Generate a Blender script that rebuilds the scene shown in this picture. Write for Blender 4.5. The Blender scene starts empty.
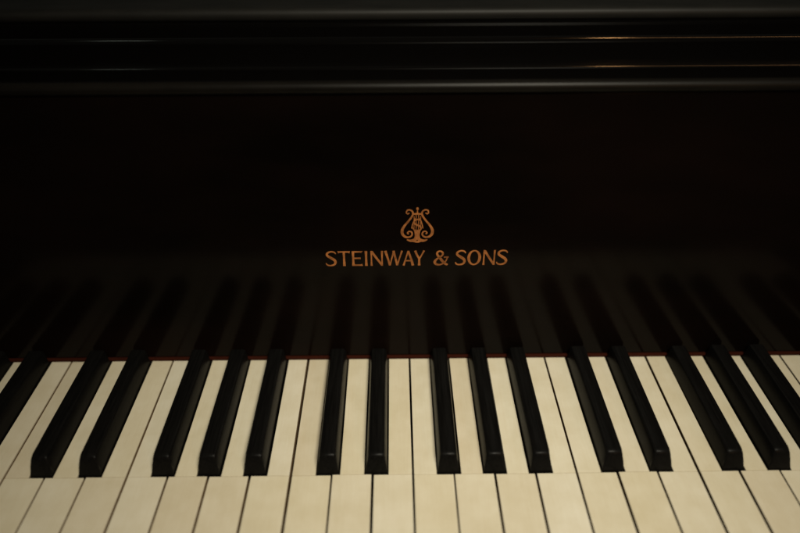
import bpy, bmesh, math, random
from mathutils import Vector, Matrix
random.seed(7)
S = bpy.context.scene
COL = S.collection
R = math.radians

# ------------------------------------------------------------------ materials
def mat(name):
    m = bpy.data.materials.new(name); m.use_nodes = True
    nt = m.node_tree; b = nt.nodes['Principled BSDF']
    return m, nt, b

def nd(nt, kind, **kw):
    n = nt.nodes.new(kind)
    for k, v in kw.items():
        if k in n.inputs: n.inputs[k].default_value = v
        else: setattr(n, k, v)
    return n

def coords(nt, scale=(1, 1, 1)):
    """object coordinates pushed around by a random offset per object"""
    tc = nd(nt, 'ShaderNodeTexCoord'); oi = nd(nt, 'ShaderNodeObjectInfo')
    mul = nd(nt, 'ShaderNodeVectorMath', operation='SCALE'); mul.inputs['Scale'].default_value = 7.3
    cmb = nd(nt, 'ShaderNodeCombineXYZ')
    for i in range(3): nt.links.new(oi.outputs['Random'], cmb.inputs[i])
    nt.links.new(cmb.outputs[0], mul.inputs[0])
    add = nd(nt, 'ShaderNodeVectorMath', operation='ADD')
    nt.links.new(tc.outputs['Object'], add.inputs[0]); nt.links.new(mul.outputs[0], add.inputs[1])
    mp = nd(nt, 'ShaderNodeMapping'); mp.inputs['Scale'].default_value = scale
    nt.links.new(add.outputs[0], mp.inputs[0])
    return mp.outputs[0], oi.outputs['Random']

def ramp(nt, fac, stops):
    r = nd(nt, 'ShaderNodeValToRGB')
    while len(r.color_ramp.elements) > 1: r.color_ramp.elements.remove(r.color_ramp.elements[-1])
    r.color_ramp.elements[0].position = stops[0][0]; r.color_ramp.elements[0].color = (*stops[0][1], 1)
    for p, c in stops[1:]:
        e = r.color_ramp.elements.new(p); e.color = (*c, 1)
    nt.links.new(fac, r.inputs[0]); return r.outputs[0]

def noise(nt, vec, scale, detail=4, rough=.55):
    n = nd(nt, 'ShaderNodeTexNoise'); n.inputs['Scale'].default_value = scale
    n.inputs['Detail'].default_value = detail; n.inputs['Roughness'].default_value = rough
    nt.links.new(vec, n.inputs['Vector']); return n.outputs['Fac']

def mix(nt, fac, a, b, mode='MIX'):
    n = nd(nt, 'ShaderNodeMix', data_type='RGBA', blend_type=mode)
    if isinstance(fac, float): n.inputs[0].default_value = fac
    else: nt.links.new(fac, n.inputs[0])
    for i, v in ((6, a), (7, b)):
        if isinstance(v, tuple): n.inputs[i].default_value = (*v, 1)
        else: nt.links.new(v, n.inputs[i])
    return n.outputs[2]

def bump(nt, b, h, dist, strength=1.0):
    n = nd(nt, 'ShaderNodeBump'); n.inputs['Distance'].default_value = dist; n.inputs['Strength'].default_value = strength
    nt.links.new(h, n.inputs['Height']); nt.links.new(n.outputs[0], b.inputs['Normal'])

# aged ivory: yellowed, faint lengthwise grain, faint blotches, each key its own tone
IV, nt, b = mat('aged_ivory')
v, rnd = coords(nt)
vg, _ = coords(nt, (1.0, .06, 1.0))
tone = ramp(nt, rnd, [(0, (.71, .63, .48)), (.35, (.78, .72, .575)), (.7, (.75, .68, .52)), (1, (.80, .745, .615))])
blot = ramp(nt, noise(nt, v, 55, 5, .6), [(.35, (.91, .89, .84)), (.7, (1, 1, 1))])
grain = ramp(nt, noise(nt, vg, 900, 3), [(.3, (.97, .96, .94)), (.65, (1, 1, 1))])
c = mix(nt, 1.0, tone, blot, 'MULTIPLY'); c = mix(nt, 1.0, c, grain, 'MULTIPLY')
nt.links.new(c, b.inputs['Base Color'])
rr = nd(nt, 'ShaderNodeMapRange'); rr.inputs['To Min'].default_value = .32; rr.inputs['To Max'].default_value = .55
nt.links.new(noise(nt, v, 120, 4), rr.inputs[0]); nt.links.new(rr.outputs[0], b.inputs['Roughness'])
b.inputs['Subsurface Weight'].default_value = .0
bump(nt, b, noise(nt, vg, 700, 3), .00004, .6)

# spruce key stick, darkened by handling
WD, nt, b = mat('key_stick_wood')
v, rnd = coords(nt, (1, .05, 1))
nt.links.new(ramp(nt, noise(nt, v, 500, 4), [(.3, (.17, .095, .04)), (.7, (.30, .18, .08))]), b.inputs['Base Color'])
b.inputs['Roughness'].default_value = .75

BS, nt, b = mat('black_stained_stick')
b.inputs['Base Color'].default_value = (.012, .010, .009, 1); b.inputs['Roughness'].default_value = .6

# ebony sharps: satin, finger worn
EB, nt, b = mat('worn_ebony')
v, rnd = coords(nt); vg, _ = coords(nt, (1, .05, 1))
nt.links.new(ramp(nt, noise(nt, vg, 900, 4), [(.3, (.003, .0028, .0027)), (.75, (.007, .0066, .0062))]), b.inputs['Base Color'])
rr = nd(nt, 'ShaderNodeMapRange'); b.inputs['Specular IOR Level'].default_value = .06; rr.inputs['To Min'].default_value = .24; rr.inputs['To Max'].default_value = .42
nt.links.new(noise(nt, v, 160, 5, .65), rr.inputs[0]); nt.links.new(rr.outputs[0], b.inputs['Roughness'])
bump(nt, b, noise(nt, vg, 1200, 3), .00005, .5)

# hand rubbed black lacquer with a hint of mahogany under it
LQ, nt, b = mat('black_lacquer')
v, rnd = coords(nt, (.35, 1, 1)); v2, _ = coords(nt)
nt.links.new(ramp(nt, noise(nt, v, 14, 5), [(.35, (.0024, .0016, .0012)), (.75, (.0065, .0034, .0025))]), b.inputs['Base Color'])
rr = nd(nt, 'ShaderNodeMapRange'); rr.inputs['To Min'].default_value = .10; rr.inputs['To Max'].default_value = .18
nt.links.new(noise(nt, v2, 22, 6, .7), rr.inputs[0]); nt.links.new(rr.outputs[0], b.inputs['Roughness'])
b.inputs['Specular IOR Level'].default_value = .075
bump(nt, b, noise(nt, v2, 6, 2), .0004, .25)

# glossy mouldings
GL, nt, b = mat('black_gloss_moulding')
b.inputs['Base Color'].default_value = (.003, .0026, .0024, 1)
v, _ = coords(nt)
rr = nd(nt, 'ShaderNodeMapRange'); rr.inputs['To Min'].default_value = .06; rr.inputs['To Max'].default_value = .13
nt.links.new(noise(nt, v, 40, 5, .7), rr.inputs[0]); nt.links.new(rr.outputs[0], b.inputs['Roughness'])
b.inputs['Specular IOR Level'].default_value = .45

NS, nt, b = mat('rubbed_nose_lacquer')
v, _ = coords(nt, (.4, 1, 1))
nt.links.new(ramp(nt, noise(nt, v, 50, 5, .7), [(.3, (.004, .0034, .0028)), (.75, (.009, .0075, .006))]), b.inputs['Base Color'])
b.inputs['Roughness'].default_value = .36; b.inputs['Specular IOR Level'].default_value = .13

# satin top
ST, nt, b = mat('black_satin_top')
v, _ = coords(nt, (.3, 1, 1))
nt.links.new(ramp(nt, noise(nt, v, 60, 6, .7), [(.3, (.010, .0098, .009)), (.75, (.019, .018, .016))]), b.inputs['Base Color'])
b.inputs['Roughness'].default_value = .5; b.inputs['Specular IOR Level'].default_value = .22

# old gold leaf lettering
GD, nt, b = mat('old_gold_leaf')
v, _ = coords(nt)
nt.links.new(ramp(nt, noise(nt, v, 160, 5, .7), [(.35, (.24, .080, .020)), (.65, (.56, .20, .052))]), b.inputs['Base Color'])
b.inputs['Metallic'].default_value = .25; b.inputs['Roughness'].default_value = .6

# red felt
RF, nt, b = mat('red_felt')
v, _ = coords(nt)
nt.links.new(ramp(nt, noise(nt, v, 1500, 4, .7), [(.3, (.018, .0035, .0015)), (.7, (.048, .009, .0035))]), b.inputs['Base Color'])
b.inputs['Roughness'].default_value = 1; b.inputs['Specular IOR Level'].default_value = .1
bump(nt, b, noise(nt, v, 2500, 3), .0003)

KB, nt, b = mat('key_bed_wood')
b.inputs['Base Color'].default_value = (.05, .03, .018, 1); b.inputs['Roughness'].default_value = .8

# ------------------------------------------------------------------ mesh helpers
def link(name, bm, m, parent=None, smooth=False, bevel=None):
    me = bpy.data.meshes.new(name)
    bmesh.ops.recalc_face_normals(bm, faces=bm.faces)
    bm.to_mesh(me); bm.free(); me.materials.append(m)
    if smooth:
        for p in me.polygons: p.use_smooth = True
    o = bpy.data.objects.new(name, me); COL.objects.link(o)
    if parent: o.parent = parent
    if bevel:
        md = o.modifiers.new('bevel', 'BEVEL'); md.width = bevel; md.segments = 3; md.limit_method = 'ANGLE'; md.angle_limit = R(40)
        md.harden_normals = False
    return o

def prism(bm, pts, z0, z1):
    """outline in x,y extruded from z0 to z1"""
    lo = [bm.verts.new((x, y, z0)) for x, y in pts]; hi = [bm.verts.new((x, y, z1)) for x, y in pts]
    bm.faces.new(hi); bm.faces.new(lo[::-1])
    for i in range(len(pts)):
        j = (i + 1) % len(pts); bm.faces.new((lo[i], lo[j], hi[j], hi[i]))

def sweep_x(bm, prof, x0, x1, n=1):
    """closed profile of (y, z) extruded along x"""
    rings = []
    for k in range(n + 1):
        x = x0 + (x1 - x0) * k / n
        rings.append([bm.verts.new((x, y, z)) for y, z in prof])
    for a, c in zip(rings, rings[1:]):
        for i in range(len(prof)):
            j = (i + 1) % len(prof); bm.faces.new((a[i], a[j], c[j], c[i]))
    bm.faces.new(rings[0]); bm.faces.new(rings[-1][::-1])

def arc(cy, cz, r, a0, a1, n=8):
    return [(cy + r * math.cos(R(a0 + (a1 - a0) * i / n)), cz + r * math.sin(R(a0 + (a1 - a0) * i / n))) for i in range(n + 1)]

def empty(name, loc, label, cat, group=None):
    o = bpy.data.objects.new(name, None); o.empty_display_size = .02; COL.objects.link(o); o.location = loc
    o['label'] = label; o['category'] = cat
    if group: o['group'] = group
    return o

# ------------------------------------------------------------------ the keyboard
P = .0236              # white key pitch
HEAD, TAIL = .050, .112
CUT = .0071            # half the width cut out of the tails for a sharp
# sharps by note: offset of its middle from the gap between its two white keys
SH = {'C': -.0022, 'D': .0022, 'F': -.0030, 'G': 0.0, 'A': .0030}
NOTES = 'CDEFGAB'
# white key i spans i*P .. (i+1)*P; the gap between E and F in the middle is x = 0  (i = 0 is F)
def note(i): return NOTES[(i + 3) % 7]
def group_of(i):      # number of the black-key cluster this white belongs to: even = trio right of x=0
    k = (i + 3) // 7
    return k, ('pair' if note(i) in 'CDE' else 'trio')
WHERE = {(-2, 'trio'): 'trio cut by the left edge', (-1, 'pair'): 'leftmost pair', (-1, 'trio'): 'trio left of the lettering',
         (0, 'pair'): 'pair under the first letters', (0, 'trio'): 'trio under the last letters', (1, 'pair'): 'pair right of the lettering',
         (1, 'trio'): 'trio at the right edge', (2, 'pair'): 'pair beyond the right edge'}
LAB = {'C': 'white key along the left side of the black {}', 'D': 'white key between the two black keys of the {}',
       'E': 'white key along the right side of the black {}', 'F': 'white key along the left side of the black {}',
       'G': 'white key between first and second black key of the {}',
       'A': 'white key between second and third black key of the {}',
       'B': 'white key along the right side of the black {}'}
SLAB = {'C': 'black ebony key, left one of the {}', 'D': 'black ebony key, right one of the {}',
        'F': 'black ebony key, first of the {}', 'G': 'black ebony key, middle of the {}', 'A': 'black ebony key, last of the {}'}

def white_outline(i, inset=0.0, gl=.0005, gr=.0005, y0=-HEAD, y1=TAIL, lo=None, hi=None):
    """outline of white key i in its own x, from y0 to y1, with the notches"""
    n = note(i); k = NOTES.index(n)
    left_sharp = NOTES[k - 1] if n not in 'CF' else None       # the sharp over its left edge belongs to the note below
    right_sharp = n if n in SH else None
    xl, xr = gl + inset, P - gr - inset
    tl = (SH[left_sharp] + CUT + inset) if left_sharp else xl
    tr = (P + SH[right_sharp] - CUT - inset) if right_sharp else xr
    return xl, xr, tl, tr

def make_white(i):
    gl = .00062 + random.uniform(-.0002, .00025); gr = .00062 + random.uniform(-.0002, .00025)
    k, kind = group_of(i)
    dz = random.uniform(-.00022, .00022)
    t = empty('white_key', (i * P, random.uniform(-.00025, .00025), dz), LAB[note(i)].format(WHERE[(k, kind)]), 'piano key', 'white ivory keys of the keyboard')
    t.rotation_euler = (0, random.uniform(-.006, .006), random.uniform(-.0016, .0016))
    xl, xr, tl, tr = white_outline(i, 0, gl, gr)
    # ivory head: rounded front corners
    bm = bmesh.new(); r = .0016
    f = -HEAD - .0008
    pts = [(xl, -.00012)] + [(xl + r - r * math.cos(R(a)), f + r - r * math.sin(R(a))) for a in (0, 30, 60, 90)] + \
          [(xr - r + r * math.sin(R(a)), f + r - r * math.cos(R(a))) for a in (0, 30, 60, 90)] + [(xr, -.00012)]
    prism(bm, pts, -.0012, 0)
    link('ivory_head', bm, IV, t, bevel=.00022)
    # ivory tail
    bm = bmesh.new()
    prism(bm, [(tl, .00012), (tr, .00012), (tr, TAIL), (tl, TAIL)], -.0012, -.00003)
    link('ivory_tail', bm, IV, t, bevel=.00016)
    # wooden stick below, same outline slightly inset
    bm = bmesh.new(); e = .00025
    pts = [(xl + e, -HEAD), (xr - e, -HEAD), (xr - e, -.0002)]
    if tr < xr: pts.append((tr - e, -.0002))
    pts += [(tr - e, TAIL), (tl + e, TAIL)]
    if tl > xl: pts.append((tl + e, -.0002))
    pts.append((xl + e, -.0002))
    if abs(pts[2][1] - pts[-1][1]) < 1e-9 and False: pass
    prism(bm, pts, -.021, -.00125)
    link('key_stick', bm, WD, t)
    bm = bmesh.new()
    prism(bm, [(xl + e, -HEAD - .0006), (xr - e, -HEAD - .0006), (xr - e, -HEAD - .00002), (xl + e, -HEAD - .00002)], -.0205, -.0013)
    link('key_front', bm, IV, t)
    return t

def make_sharp(i):
    """sharp over the right edge of white key i"""
    n = note(i); k, kind = group_of(i)
    x = (i + 1) * P + SH[n] + random.uniform(-.00025, .00025)
    t = empty('black_key', (x, 0, random.uniform(-.0004, .0005)), SLAB[n].format(WHERE[(k, kind)]), 'piano key', 'black ebony keys of the keyboard')
    t.rotation_euler = (0, random.uniform(-.008, .008), random.uniform(-.0025, .0025))
    bm = bmesh.new()
    # stations along the key: y, half width at base, half width at top, top height, base height
    wb, wt, h, yb = .0064, .0050, .0118, .0958
    ys = [(.0008, .0), (.0020, .0036), (.0033, .0070), (.0042, .0095), (.0049, .0108), (.0058, .0115), (.0078, .01178), (.016, h), (.03, h + .0001), (.06, h), (yb, h - .0003)]
    rings = []
    for j, (y, z) in enumerate(ys):
        z = max(z, -.0002)
        s = z / h
        wtop = wb + (wt - wb) * min(1, s) - (.0003 if 2 < j < 6 else 0)
        rr = min(.0016, .0002 + z * .3)
        ring = [(-wb, -.0030), (-wb, -.0004)]
        # right/left flanks slightly hollow, rounded shoulders
        ring += [(-wtop - .0001 * s, max(z - rr, -.0003)), (-wtop + rr * .3, max(z - rr * .3, -.00025)), (-wtop + rr, z)]
        ring += [(-a, c) for a, c in ring[::-1]]
        rings.append([bm.verts.new((a, y, c)) for a, c in ring])
    for a, c in zip(rings, rings[1:]):
        for q in range(len(a)):
            w = (q + 1) % len(a); bm.faces.new((a[q], a[w], c[w], c[q]))
    bm.faces.new(rings[0]); bm.faces.new(rings[-1][::-1])
    o = link('ebony_cap', bm, EB, t, smooth=True)
    bpyfix_sharp(o)
    bm = bmesh.new()
    prism(bm, [(-.0059, .0011), (.0059, .0011), (.0059, TAIL), (-.0059, TAIL)], -.021, -.0031)
    link('key_stick', bm, BS, t)
    return t

def bpyfix_sharp(o):
    me = o.data
    for e in me.edges: pass
    try:
        me.set_sharp_from_angle(angle=R(38))
    except Exception: pass

for i in range(-14, 14):
    make_white(i)
    if note(i) in SH: make_sharp(i)

# ------------------------------------------------------------------ fallboard
LEAN = 2.0
X0, X1 = -.615, .615
fb = empty('fallboard', (0, .098, 0), 'raised black lacquered fallboard carrying gold lettering and lyre behind the keys', 'fallboard')
fb.rotation_euler = (R(-LEAN), 0, 0)         # local z runs up the panel, front face at local y = 0
bm = bmesh.new()
prof = [(0, .0029), (0, .1880)]
prof += [(.016, .1880), (.016, .0029)]
sweep_x(bm, prof, X0, X1)
link('panel', bm, LQ, fb, bevel=.0008)
# rounded nose along the top
bm = bmesh.new()
prof = [(.018, .1882), (.0004, .1882), (-.0013, .1890), (-.0021, .1901), (-.0023, .1913), (-.0021, .1925), (-.0014, .1937), (-.0004, .1945), (.0012, .1949), (.0030, .1946), (.018, .1884)]
sweep_x(bm, prof, X0, X1)
link('nose_moulding', bm, NS, fb, smooth=True).data.set_sharp_from_angle(angle=R(50))
# felt strip under the panel
bm = bmesh.new()
sweep_x(bm, [(-.0013, .0006), (-.0014, .0018), (-.0010, .0028), (.014, .0028), (.014, .0006)], X0, X1)
link('felt_strip', bm, RF, fb, bevel=.0004)

# ---- gold lettering: strokes with swelling width laid as a thin leaf on the panel
def catmull(pts, n=8):
    out = []
    for i in range(len(pts) - 1):
        p0 = pts[max(i - 1, 0)]; p1 = pts[i]; p2 = pts[i + 1]; p3 = pts[min(i + 2, len(pts) - 1)]
        for k in range(n):
            t = k / n
            out.append(tuple(.5 * ((2 * b_) + (-a + c_) * t + (2 * a - 5 * b_ + 4 * c_ - d) * t * t + (-a + 3 * b_ - 3 * c_ + d) * t ** 3) for a, b_, c_, d in zip(p0, p1, p2, p3)))
    out.append(tuple(pts[-1])); return out

LIFT = [0]
def stroke(bm, pts, smooth=True, sc=1.0, ox=0, oz=0):
    """pts = (x, z, width); builds one flat ribbon, each a hair prouder than the last"""
    if smooth and len(pts) > 2: pts = catmull(pts)
    LIFT[0] += 1
    y = -.00004 - .000004 * LIFT[0]
    L, Rr = [], []
    for i, (x, z, w) in enumerate(pts):
        a = pts[max(i - 1, 0)]; c_ = pts[min(i + 1, len(pts) - 1)]
        dx, dz = c_[0] - a[0], c_[1] - a[1]; l = math.hypot(dx, dz) or 1
        nx, nz = -dz / l * w / 2, dx / l * w / 2
        L.append((ox + sc * (x + nx), oz + sc * (z + nz))); Rr.append((ox + sc * (x - nx), oz + sc * (z - nz)))
    vs = [[bm.verts.new((x, yy, z)) for x, z in L + Rr[::-1]] for yy in (y, 0.0002)]
    n = len(L)
    f, g = vs
    for i in range(n - 1):
        j = 2 * n - 1 - i
        bm.faces.new((f[i], f[i + 1], f[j - 1], f[j]))
    m = 2 * n
    for i in range(m):
        j = (i + 1) % m; bm.faces.new((f[i], f[j], g[j], g[i]))

mm = .001
# glyphs in a box w wide, 11 high (mm); T thick, t thin
T, t_ = 1.50, .9
def gl_S(w): return [([(w*.93, 8.9, .7), (w*.80, 10.2, 1.1), (w*.50, 10.65, 1.15), (w*.20, 9.6, 1.5), (w*.17, 7.9, 1.7), (w*.45, 6.2, 2.0), (w*.74, 4.7, 2.05), (w*.86, 3.0, 1.8), (w*.74, 1.1, 1.5), (w*.40, .35, 1.15), (w*.13, .9, 1.1), (w*.03, 2.2, .7)], True)]
def gl_T(w): return [([(w*.5, 10.6, T), (w*.5, 5.5, T*.85), (w*.5, 0, T*1.15)], True), ([(0, 10.2, 1.9), (w*.12, 10.4, 1.2), (w*.5, 10.45, 1.1), (w*.88, 10.4, 1.2), (w, 10.2, 1.9)], True)]
def gl_E(w): return [([(T*.55, 11, T*1.15), (T*.55, 5.5, T*.85), (T*.55, 0, T*1.15)], True), ([(T*.6, 10.45, 1.1), (w*.85, 10.4, 1.1), (w*.97, 10.2, 1.8)], True), ([(T*.6, 5.7, 1.1), (w*.72, 5.7, 1.05), (w*.84, 5.7, 1.7)], True), ([(T*.6, .55, 1.1), (w*.85, .6, 1.1), (w, .8, 1.8)], True)]
def gl_I(w): return [([(w*.5, 11, T*1.15), (w*.5, 5.5, T*.85), (w*.5, 0, T*1.15)], True)]
def gl_N(w): return [([(.6, 11, 1.1), (.6, 5, .85), (.6, 0, 1.35)], True), ([(.8, 10.6, T*1.05), (w*.5, 5.5, T*.95), (w-.7, .5, T*.95)], True), ([(w-.6, 11, 1.35), (w-.6, 5, .85), (w-.6, 0, 1.1)], True)]
def gl_W(w): return [([(.7, 11, T*1.1), (w*.20, 5, T*.85), (w*.30, .2, T*.85)], True), ([(w*.31, .2, .9), (w*.42, 6, .85), (w*.53, 11, 1.2)], True), ([(w*.50, 11, T), (w*.62, 5, T*.85), (w*.70, .2, T*.85)], True), ([(w*.71, .2, .9), (w*.84, 6, .85), (w-.4, 11, 1.2)], True)]
def gl_A(w): return [([(.4, 0, 1.3), (w*.24, 5, .85), (w*.46, 10.8, .9)], True), ([(w*.46, 10.8, T*.9), (w*.72, 5, T*.9), (w-.8, 0, T*1.15)], True), ([(w*.22, 3.6, .95), (w*.74, 3.6, .95)], False)]
def gl_Y(w): return [([(.8, 11, T*1.05), (w*.28, 8, T*.85), (w*.50, 5, T*.85)], True), ([(w-.4, 11, 1.2), (w*.74, 8, .9), (w*.53, 5, .9)], True), ([(w*.5, 5.4, T*.85), (w*.5, 3, T*.85), (w*.5, 0, T*1.15)], True)]
def gl_O(w):
    pts = []
    for k in range(33):
        a = 2*math.pi*k/32; th = .9 + .85*abs(math.cos(a))**1.6
        pts.append((w*.5 + (w*.5 - th*.5)*math.cos(a), 5.5 + (5.6 - th*.5)*math.sin(a), th))
    return [(pts, False)]
def gl_amp(w): return [([(w*.98, 6.2, 1.1), (w*.90, 3.8, .95), (w*.72, 1.6, 1.0), (w*.42, .4, 1.25), (w*.16, 1.0, 1.7), (w*.09, 2.8, 1.9), (w*.22, 4.6, 1.5), (w*.45, 6.1, 1.2), (w*.62, 7.7, 1.3), (w*.62, 9.5, 1.4), (w*.44, 10.5, 1.1), (w*.26, 9.7, 1.4), (w*.25, 8.0, 1.6), (w*.42, 5.7, 1.9), (w*.62, 3.2, 1.95), (w*.84, 1.1, 1.8), (w*1.0, .3, 1.3)], True), ([(w*.72, 6.0, 1.0), (w*1.06, 6.1, 1.0)], False)]
TXT = [(gl_S, 326, 337.3), (gl_T, 338.6, 350.3), (gl_E, 352.2, 362.5), (gl_I, 364.4, 368.2), (gl_N, 370.6, 383), (gl_W, 384.3, 402.5),
       (gl_A, 402.8, 414), (gl_Y, 413.6, 424.3), (gl_amp, 433.3, 447.3), (gl_S, 454.7, 465.6), (gl_O, 466.7, 480.3), (gl_N, 482.2, 494.4), (gl_S, 495.7, 507)]
bm = bmesh.new()
for g, a, c_ in TXT:
    w = (c_ - a) * .638
    for pts, sm in g(w):
        if g in (gl_S, gl_amp): pts = [(x, z, q * .88) for x, z, q in pts]
        stroke(bm, pts, sm, mm, -.0536 + (a - 326) * .000638, .0770)
link('gold_lettering', bm, GD, fb)

# ---- lyre emblem: box 20 wide, 24 high (mm), centred on x
LIFT[0] = 0
bm = bmesh.new()
EX, EZ = .00425, .0944
def both(pts, sm=True, w=1):
    stroke(bm, pts, sm, mm, EX, EZ)
    stroke(bm, [(-x, z, q) for x, z, q in pts], sm, mm, EX, EZ)
# arm: scroll at the top, sweep down and out, curl in at the foot
arm = [(-5.0, 20.3, .7), (-5.9, 19.6, .7), (-6.7, 20.4, .75), (-6.3, 21.9, .8), (-4.9, 22.4, .9), (-3.3, 21.6, 1.0), (-2.7, 19.8, 1.1), (-3.6, 17.4, 1.15), (-5.8, 14.2, 1.2), (-8.0, 11.2, 1.4), (-9.3, 8.3, 1.7),
       (-9.0, 5.4, 1.7), (-7.0, 3.5, 1.4), (-4.6, 3.5, 1.15), (-3.2, 5.0, 1.0), (-3.5, 6.9, .95), (-5.0, 7.5, .9), (-6.0, 6.4, .85), (-5.3, 5.5, .8)]
both(arm)
stroke(bm, [(-2.9, 19.4, 1.0), (0, 19.7, 1.15), (2.9, 19.4, 1.0)], True, mm, EX, EZ)                 # yoke
stroke(bm, [(0, 19.4, .6), (0, 21.2, .7), (0, 22.0, .5)], True, mm, EX, EZ)                          # stem of the knob
stroke(bm, [(0, 22.1, .3), (0, 22.5, 1.2), (0, 23.1, 1.5), (0, 23.8, 1.1), (0, 24.1, .3)], True, mm, EX, EZ)
both([(-.75, 19.4, .42), (-.75, 8.0, .42)], False)                                                     # strings
both([(-2.0, 18.0, .38), (-2.0, 8.6, .38)], False)
# interlaced S in front of the strings
stroke(bm, [(2.6, 13.7, .6), (1.8, 15.2, .8), (0, 15.8, .9), (-1.9, 14.8, 1.0), (-1.7, 13.0, 1.1), (0, 11.9, 1.2), (1.9, 10.8, 1.1), (2.1, 9.0, 1.0), (.3, 8.0, .9), (-1.9, 8.6, .8), (-2.8, 10.2, .6)], True, mm, EX, EZ)
both([(-1.4, 16.6, .7), (-2.9, 12.4, .7), (-3.4, 9.6, .6)])
# pedestal and foot
stroke(bm, [(0, 8.6, 4.6), (0, 7.6, 3.7), (0, 5.2, 3.0), (0, 3.4, 3.3), (0, 2.2, 4.4), (0, 1.3, 7.5)], True, mm, EX, EZ)
both([(-.8, 1.8, 2.0), (-2.8, 1.0, 1.9), (-4.6, .9, 1.4), (-6.4, 1.6, .6)])
stroke(bm, [(-2.6, .5, .9), (0, .0, 1.2), (2.6, .5, .9)], True, mm, EX, EZ)
link('lyre_emblem', bm, GD, fb)

# ------------------------------------------------------------------ what shows beyond the fallboard
ms = empty('music_desk_rail', (0, 0, 0), 'black gloss stepped rail with fine mouldings behind the fallboard top', 'piano rail')
bm = bmesh.new()
prof = [(.1215, .150), (.1225, .1830), (.1370, .1832)] + arc(.1415, .1905, .0040, 192, 157, 8) + [(.1386, .1924), (.1430, .1885), (.1560, .1885)] + \
       arc(.1650, .2003, .0085, 190, 157, 8) + [(.1582, .2038), (.1635, .1992), (.1700, .1992), (.1700, .2085), (.1900, .2085), (.1900, .150)]
sweep_x(bm, prof, X0, X1)
link('moulded_rail', bm, GL, ms, smooth=True).data.set_sharp_from_angle(angle=R(18))

ld = empty('piano_lid', (0, 0, 0), 'dark satin front flap of the piano lid along the top of the photo', 'piano lid')
bm = bmesh.new()
prof = [(.46, .2090), (.1770, .2090)] + arc(.1790, .2118, .0042, 235, 95, 12) + [(.186, .2160), (.46, .2160)]
sweep_x(bm, prof, X0, X1)
link('lid_board', bm, ST, ld, smooth=True).data.set_sharp_from_angle(angle=R(50))

# key bed under the keys
bm = bmesh.new(); sweep_x(bm, [(-.060, -.060), (-.060, -.0215), (.17, -.0215), (.17, -.060)], X0, X1)
kb = link('key_bed', bm, KB); kb['kind'] = 'structure'

# ------------------------------------------------------------------ light
def area(name, loc, target, sx, sy, power, col):
    l = bpy.data.lights.new(name, 'AREA'); l.shape = 'RECTANGLE'; l.size = sx; l.size_y = sy; l.energy = power; l.color = col
    o = bpy.data.objects.new(name, l); COL.objects.link(o); o.location = loc
    o.rotation_euler = (Vector(target) - Vector(loc)).to_track_quat('-Z', 'Y').to_euler(); return o
kl = area('ceiling_lamp_light', (.20, -.40, .86), (.02, .055, 0), .26, .22, .84, (1.0, .93, .75))
kl.data.spread = R(52)
area('table_lamp_light', (.78, -1.1, .60), (0.1, .1, .2), .46, .03, .32, (1.0, .50, .2))
area('bulb_light', (.53, -1.1, .60), (0.1, .1, .2), .07, .03, .60, (1.0, .50, .18))
area('left_lamp_light', (-.69, -1.1, .60), (0, .1, .2), .12, .04, .07, (.85, .95, .80))  # small whitish lamp, unseen off to the left, for the left glints on the mouldings

w = bpy.data.worlds.new('World'); S.world = w; w.use_nodes = True
bg = w.node_tree.nodes['Background']; bg.inputs[0].default_value = (.85, .92, .80, 1); bg.inputs[1].default_value = .020

# ------------------------------------------------------------------ camera
cd = bpy.data.cameras.new('camera'); cam = bpy.data.objects.new('camera', cd); COL.objects.link(cam); S.camera = cam
a, yw, rl = .60375, .00756, -.00405
f = Vector((math.sin(yw) * math.cos(a), math.cos(yw) * math.cos(a), -math.sin(a)))
r = Vector((math.cos(yw), -math.sin(yw), 0)); u = r.cross(f)
r2 = math.cos(rl) * r + math.sin(rl) * u; u2 = -math.sin(rl) * r + math.cos(rl) * u
M = Matrix((r2, u2, -f)).transposed().to_4x4(); M.translation = Vector((-.00908, -.24263, .31295)); cam.matrix_world = M
cd.sensor_width = 36; cd.lens = 653.7 / 800 * 36
cd.clip_start = .01; cd.clip_end = 50
cd.dof.use_dof = True; cd.dof.focus_distance = .415; cd.dof.aperture_fstop = 2.8

S.view_settings.view_transform = 'Standard'; S.view_settings.look = 'None'; S.view_settings.gamma = 1; S.view_settings.exposure = 0
S.render.engine = 'CYCLES'
try: S.cycles.use_denoising = True
except Exception: pass
